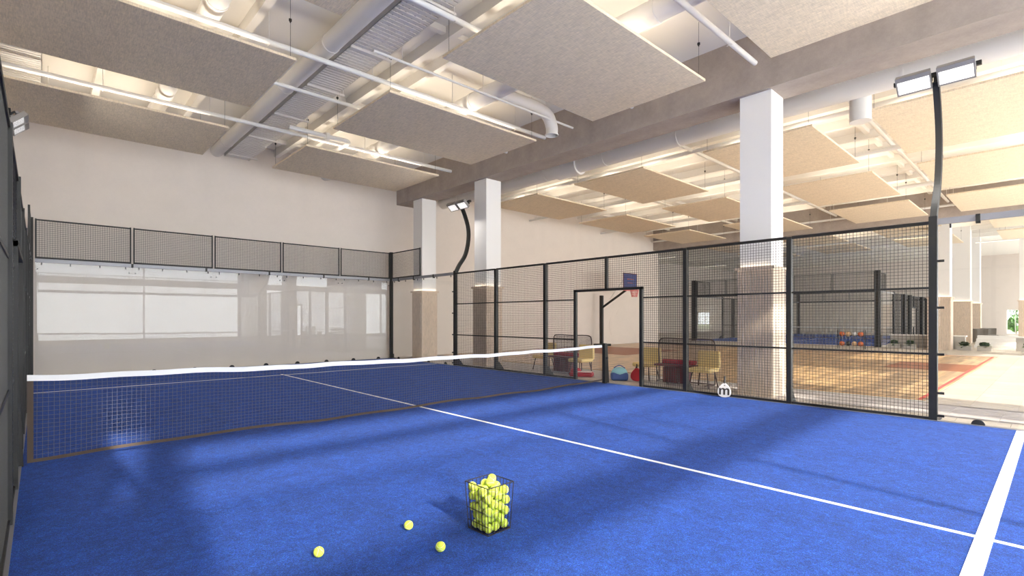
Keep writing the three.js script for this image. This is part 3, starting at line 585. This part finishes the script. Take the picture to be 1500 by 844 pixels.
// ---------- benches, chairs, bags beside the court ----------
function meshBench(z, n) {
  const where = n ? 'beside the entrance and column' : 'by the court fence, further along';
  const b = thing('mesh_bench', n ? 'maroon bench with rounded mesh back between yellow chairs near the thick column' : 'maroon bench with rounded mesh back seen behind the net band', 'bench', [6.28, 0, z]);
  const loop = []; const hw = 0.7, top = 1.045, rr = 0.09;
  const path = [[-hw, 0.03], [-hw, top - rr], [-hw + rr * 0.3, top - rr * 0.3], [-hw + rr, top], [hw - rr, top], [hw - rr * 0.3, top - rr * 0.3], [hw, top - rr], [hw, 0.03]].map(([a, y]) => [0.12, y, a]);
  part('back_frame', [tube([path[0], [0.12, 0.5, -hw], path[1], path[2], path[3], [0.12, top, 0], path[4], path[5], path[6], [0.12, 0.5, hw], path[7]], 0.014, 8, 90)], M.tubeDark, b);
  const gauze = []; for (let q = -hw + 0.03; q < hw; q += 0.022) gauze.push(B(0.004, 0.62, 0.0042, 0.12, 0.72, q)); for (let y = 0.42; y < 1.03; y += 0.022) gauze.push(B(0.004, 0.0042, 2 * hw - 0.03, 0.12, y, 0));
  part('mesh_back', gauze, M.tubeDark, b).userData.kind = 'stuff';
  part('seat', [RB(0.42, 0.045, 0.95, 0.012, -0.1, 0.43, -0.12)], M.maroon, b);
  part('base_rail', [bar([0.12, 0.03, -hw], [0.12, 0.03, hw], 0.014), bar([-0.25, 0.03, -hw + 0.15], [0.12, 0.03, -hw], 0.014), bar([-0.25, 0.03, hw - 0.05], [0.12, 0.03, hw], 0.014), bar([-0.25, 0.03, -hw + 0.15], [-0.25, 0.42, -hw + 0.15], 0.014)], M.tubeDark, b);
  for (const [a, w] of [[-0.36, 0.07], [-0.25, 0.05], [-0.17, 0.05], [-0.09, 0.05], [0.1, 0.12]]) part('leg_slat', B(0.3, 0.36, w, -0.08, 0.21, a), M.maroon, b);
  const c = thing('seat_cushion', n ? 'ribbed red cushion on the bench near the thick column' : 'ribbed red cushion on the bench behind the net band', 'cushion', [6.26, 0.4535, z - 0.1]);
  for (let i = 0; i < 9; i++) part('rib', RB(0.2, 0.1, 0.085, 0.03, 0, 0.052, -0.36 + i * 0.09), M.cushion, c);
  for (const [dz, k] of [[-0.98, 0], [0.61, 1]]) {
    const y = thing('lounge_chair', `yellow armless chair at the ${k ? 'column' : 'white wall'} end of the bench ${n ? 'near the thick column' : 'behind the net band'}`, 'chair', [k ? 6.08 : 6.3, 0, z + dz], 0);
    const X = 0; 
    part('seat', RB(0.5, 0.1, 0.5, 0.035, -0.04 + X, 0.39, 0), M.yellow, y);
    part('backrest', RB(0.09, 0.40, 0.5, 0.035, 0.23 + X, 0.6, 0), M.yellow, y);
    for (const [sx, sz] of [[-1, -1], [-1, 1], [1, -1], [1, 1]]) part('leg', bar([-0.04 + X + sx * 0.17, 0.35, sz * 0.17], [-0.04 + X + sx * 0.23, 0.0, sz * 0.23], 0.014), M.tubeDark, y);
  }
}
meshBench(-2.2, 0); meshBench(1.3, 1);
{
  const g = thing('sports_bag', 'teal and navy holdall on the floor in the court entrance', 'bag', [5.72, 0, -0.1], 0.7);
  part('body', RB(0.3, 0.2, 0.42, 0.06, 0, 0.1, 0), M.bagBlue, g); part('top_flap', new THREE.SphereGeometry(0.2, 20, 12).scale(0.75, 0.75, 1.0).translate(0, 0.18, 0), M.bagTeal, g); part('strap', tube([[0, 0.3, -0.14], [0, 0.37, 0], [0, 0.3, 0.14]], 0.012, 6, 20), M.bagBlue, g);
}
{
  const g = thing('racket_bag', 'red racket cover with dark handle leaning by the entrance post', 'bag', [5.86, 0, 0.31], -Math.PI / 2 + 0.3);
  const s = new THREE.Shape(); s.moveTo(-0.03, 0.3); s.bezierCurveTo(-0.06, 0.26, -0.14, 0.2, -0.14, 0.11); s.bezierCurveTo(-0.14, 0.03, -0.07, 0, 0, 0); s.bezierCurveTo(0.07, 0, 0.14, 0.03, 0.14, 0.11); s.bezierCurveTo(0.14, 0.2, 0.06, 0.26, 0.03, 0.3); s.closePath();
  part('cover', new THREE.ExtrudeGeometry(s, { depth: 0.04, bevelEnabled: true, bevelSize: 0.01, bevelThickness: 0.012, bevelSegments: 3 }).translate(0, 0.01, -0.02), M.bagRed, g); part('handle', CY(0.016, 0.12, 0, 0.36, 0, 12), M.ink, g);
}
{
  const g = thing('shoe_bag', 'flat red and pink bag lying on the floor below the bench', 'bag', [5.68, 0, -1.26], 0.5);
  part('body', RB(0.3, 0.12, 0.62, 0.05, 0, 0.06, 0), M.bagRed, g); part('side_panel', RB(0.2, 0.03, 0.46, 0.012, -0.02, 0.125, 0.04), M.bagWhite, g); part('lid', new THREE.SphereGeometry(0.14, 16, 10).scale(0.9, 0.8, 1.1).translate(0.02, 0.12, -0.16), M.bagRed, g);
}

// ---------- basketball hoop ----------
{
  const h = thing('basketball_hoop', 'free-standing basketball hoop with navy backboard by the white wall', 'hoop', [18.0, 0, -9.85], 0);
  part('pole', [B(0.16, 2.78, 0.16, 0, 1.39, 0)], M.black, h); part('base', RB(0.7, 0.12, 0.7, 0.03, 0, 0.061, 0.05), M.black, h);
  part('arm', bar([0, 2.1, 0.02], [0.35, 3.1, 1.45], 0.07, 4), M.black, h); part('tie_rod', bar([0.05, 2.55, 0.5], [0.2, 3.75, 1.42], 0.018), M.galv, h);
  const bb = part('backboard', RB(1.25, 0.88, 0.04, 0.015, 0.5, 3.5, 1.5), M.navy, h);
  part('border', [B(1.25, 0.04, 0.012, 0.5, 3.92, 1.525), B(1.25, 0.04, 0.012, 0.5, 3.08, 1.525), B(0.04, 0.84, 0.012, -0.105, 3.5, 1.525), B(0.04, 0.84, 0.012, 1.105, 3.5, 1.525)], M.maroon, bb);
  part('lettering_line', [B(0.62, 0.035, 0.006, 0.5, 3.62, 1.523), B(0.5, 0.02, 0.006, 0.5, 3.42, 1.523)], M.orange, bb);
  part('rim', [new THREE.TorusGeometry(0.225, 0.012, 8, 28).rotateX(Math.PI / 2).translate(0.5, 3.03, 1.78), B(0.9, 0.08, 0.05, 0.35, 3.03, 1.53)], M.net, h);
  const n = []; for (let i = 0; i < 14; i++) { const a = i / 14 * Math.PI * 2, b2 = a + 0.4; n.push(bar([0.5 + 0.22 * Math.cos(a), 3.03, 1.78 + 0.22 * Math.sin(a)], [0.5 + 0.14 * Math.cos(b2), 2.66, 1.78 + 0.14 * Math.sin(b2)], 0.008, 4), bar([0.5 + 0.22 * Math.cos(b2), 3.03, 1.78 + 0.22 * Math.sin(b2)], [0.5 + 0.14 * Math.cos(a), 2.66, 1.78 + 0.14 * Math.sin(a)], 0.008, 4)); }
  part('hoop_net', n, M.net, h);
}
// faint white cloud shape on the wall behind the hoop
{
  const s = new THREE.Shape(); s.moveTo(-0.9, -0.7); s.lineTo(1.1, -0.8); s.bezierCurveTo(1.5, -0.2, 1.0, 0.1, 0.9, 0.5); s.bezierCurveTo(0.6, 1.1, -0.2, 1.1, -0.4, 0.5); s.bezierCurveTo(-1.1, 0.5, -1.3, -0.1, -0.9, -0.7); s.closePath();
  solo('wall_mural', 'faint white cloud shape on the plaster wall behind the hoop', 'wall art', new THREE.ExtrudeGeometry(s, { depth: 0.006, bevelEnabled: false, curveSegments: 16 }), M.plaster, undefined, [20.6, 1.25, ZF + 0.001]);
}

// ---------- ball rack ----------
{
  const r = thing('ball_rack', 'two-tier basketball rack standing before the distant court', 'rack', [24.9, 0, 0.25]);
  const f = []; for (const z of [-0.55, 0.55]) f.push(bar([-0.14, 0, z], [-0.14, 0.95, z], 0.016), bar([0.14, 0, z], [0.14, 0.95, z], 0.016));
  for (const y of [0.18, 0.66]) for (const x of [-0.1, 0.1]) f.push(bar([x, y, -0.55], [x, y, 0.55], 0.013));
  for (const y of [0.18, 0.66]) for (const z of [-0.55, 0.55]) f.push(bar([-0.14, y, z], [0.14, y, z], 0.013));
  part('frame', f, M.black, r);
  const bg = new THREE.SphereGeometry(0.12, 24, 16), sm = merge([new THREE.TorusGeometry(0.1195, 0.002, 6, 32), new THREE.TorusGeometry(0.1195, 0.002, 6, 32).rotateY(Math.PI / 2), new THREE.TorusGeometry(0.1195, 0.002, 6, 32).rotateX(Math.PI / 2)]);
  const kinds = [[0.66, [['orange', M.orange], ['tan', M.ballBeige], ['white', M.racket], ['orange', M.orange]]], [0.18, [['orange', M.orange], ['black', M.black], ['tan', M.ballBeige], ['orange', M.orange]]]];
  for (const [y, l] of kinds) l.forEach(([n, m], i) => { const t = thing('basketball', `${n} basketball on the ${y > 0.5 ? 'upper' : 'lower'} tier of the ball rack`, 'ball', [24.9, y + 0.079, 0.25 - 0.4 + i * 0.265], 0, n === 'orange' ? `orange balls on the ${y > 0.5 ? 'upper' : 'lower'} tier` : undefined); part('shell', bg, m, t); part('seam', sm, M.ink, t); });
}

// ---------- distant lounge: planters, steps, armchairs, plants ----------
function leafBall(parent, r, y, mat, n, sx = 1, sy = 0.8) {
  const g = []; for (let i = 0; i < n; i++) { const a = rnd() * 6.283, u = rnd() * 2 - 1, rr = r * (0.55 + 0.45 * rnd()), q = Math.sqrt(1 - u * u); const l = new THREE.PlaneGeometry(0.12, 0.3, 1, 2); l.rotateX(rnd() * 3); l.rotateY(rnd() * 6); l.translate(rr * q * Math.cos(a) * sx, y + rr * u * sy, rr * q * Math.sin(a)); g.push(l); }
  const m = part('foliage', g, mat, parent); m.userData.kind = 'stuff'; return m;
}
const bench = thing('low_wall', 'low grey masonry wall behind the wooden floor', 'wall', [0, 0, 0]); bench.userData.kind = 'structure';
part('wall_block', [BB(28.3, 28.7, -0.014, 0.62, 1.2, 4.15), BB(28.3, 28.7, -0.014, 0.62, 5.9, 9.5)], M.pot, bench); part('coping', [BB(28.25, 28.75, 0.62, 0.68, 1.15, 4.2), BB(28.25, 28.75, 0.62, 0.68, 5.85, 9.5)], M.step, bench);
[[1.5], [2.15], [4.2], [4.9], [6.35], [7.2]].forEach(([z]) => {
  const p = thing('planter', 'small planter box of dark ground cover standing before the low grey wall', 'planter', [27.55, 0, z], 0, 'planters along the low wall');
  part('box', RB(0.3, 0.22, 0.5, 0.01, 0, 0.11, 0), M.pot, p); part('soil', B(0.26, 0.02, 0.46, 0, 0.22, 0), M.soil, p); leafBall(p, 0.12, 0.25, M.leafDark, 70, 1, 0.3);
});
{
  const s = thing('step_flight', 'broad white steps leading towards the garden opening', 'steps', [31.2, 0, 5.0]); s.userData.kind = 'structure';
  for (let i = 0; i < 4; i++) part('step', B(0.55, 0.15 * (i + 1), 1.5, i * 0.5, 0.075 * (i + 1) - 0.007, 0), M.step, s);
}
for (const [x, z, l] of [[38.7, 3.9, 'grey rounded tub armchair beside the distant column'], [41.6, 4.1, 'grey rounded tub armchair behind another armchair'], [40.3, 2.3, 'grey rounded tub armchair beyond the distant columns']]) {
  const a = thing('armchair', l, 'chair', [x, 0, z], 0.6);
  part('seat', RB(0.72, 0.42, 0.72, 0.08, 0, 0.22, 0), M.grey, a);
  part('backrest', new THREE.CylinderGeometry(0.46, 0.43, 0.62, 24, 1, true, 0.2, 3.6).translate(0, 0.55, 0), new THREE.MeshStandardMaterial({ color: M.grey.color, roughness: 0.9, side: THREE.DoubleSide }), a);
  part('back_pad', new THREE.CylinderGeometry(0.4, 0.38, 0.5, 24, 1, true, 0.2, 3.6).translate(0, 0.55, 0), new THREE.MeshStandardMaterial({ color: M.grey.color, roughness: 0.9, side: THREE.DoubleSide }), a);
}
{
  const p = thing('potted_plant', 'big green potted plant beside the white steps', 'plant', [32.9, 0, 6.75]);
  part('pot', CY(0.26, 0.7, 0, 0.35, 0, 20, 0.34), M.pot, p); part('stem', bar([0, 0.6, 0], [0.05, 1.15, 0], 0.03), M.bark, p); leafBall(p, 0.62, 1.15, M.leaf, 260);
}
// garden outside the end wall
struct('ground', 'sunlit garden ground outside the end wall', 'ground', BB(XE + 0.35, XE + 60, -0.4, -0.02, -40, 60), M.soil);
for (const [x, z, h, l] of [[64, 4.4, 1.6, 'leafy shrub in the garden close to the opening'], [66, 6.6, 2.2, 'tall leafy shrub in the garden'], [70, 5.2, 3.4, 'garden tree behind the shrubs']]) {
  const t = thing('garden_shrub', l, 'shrub', [x, -0.02, z]); part('trunk', bar([0, 0, 0], [0, h * 0.6, 0], 0.06), M.bark, t); leafBall(t, h * 0.5, h * 0.6, M.leaf, 420, 1, 0.9);
}

renderer.render(scene, camera);
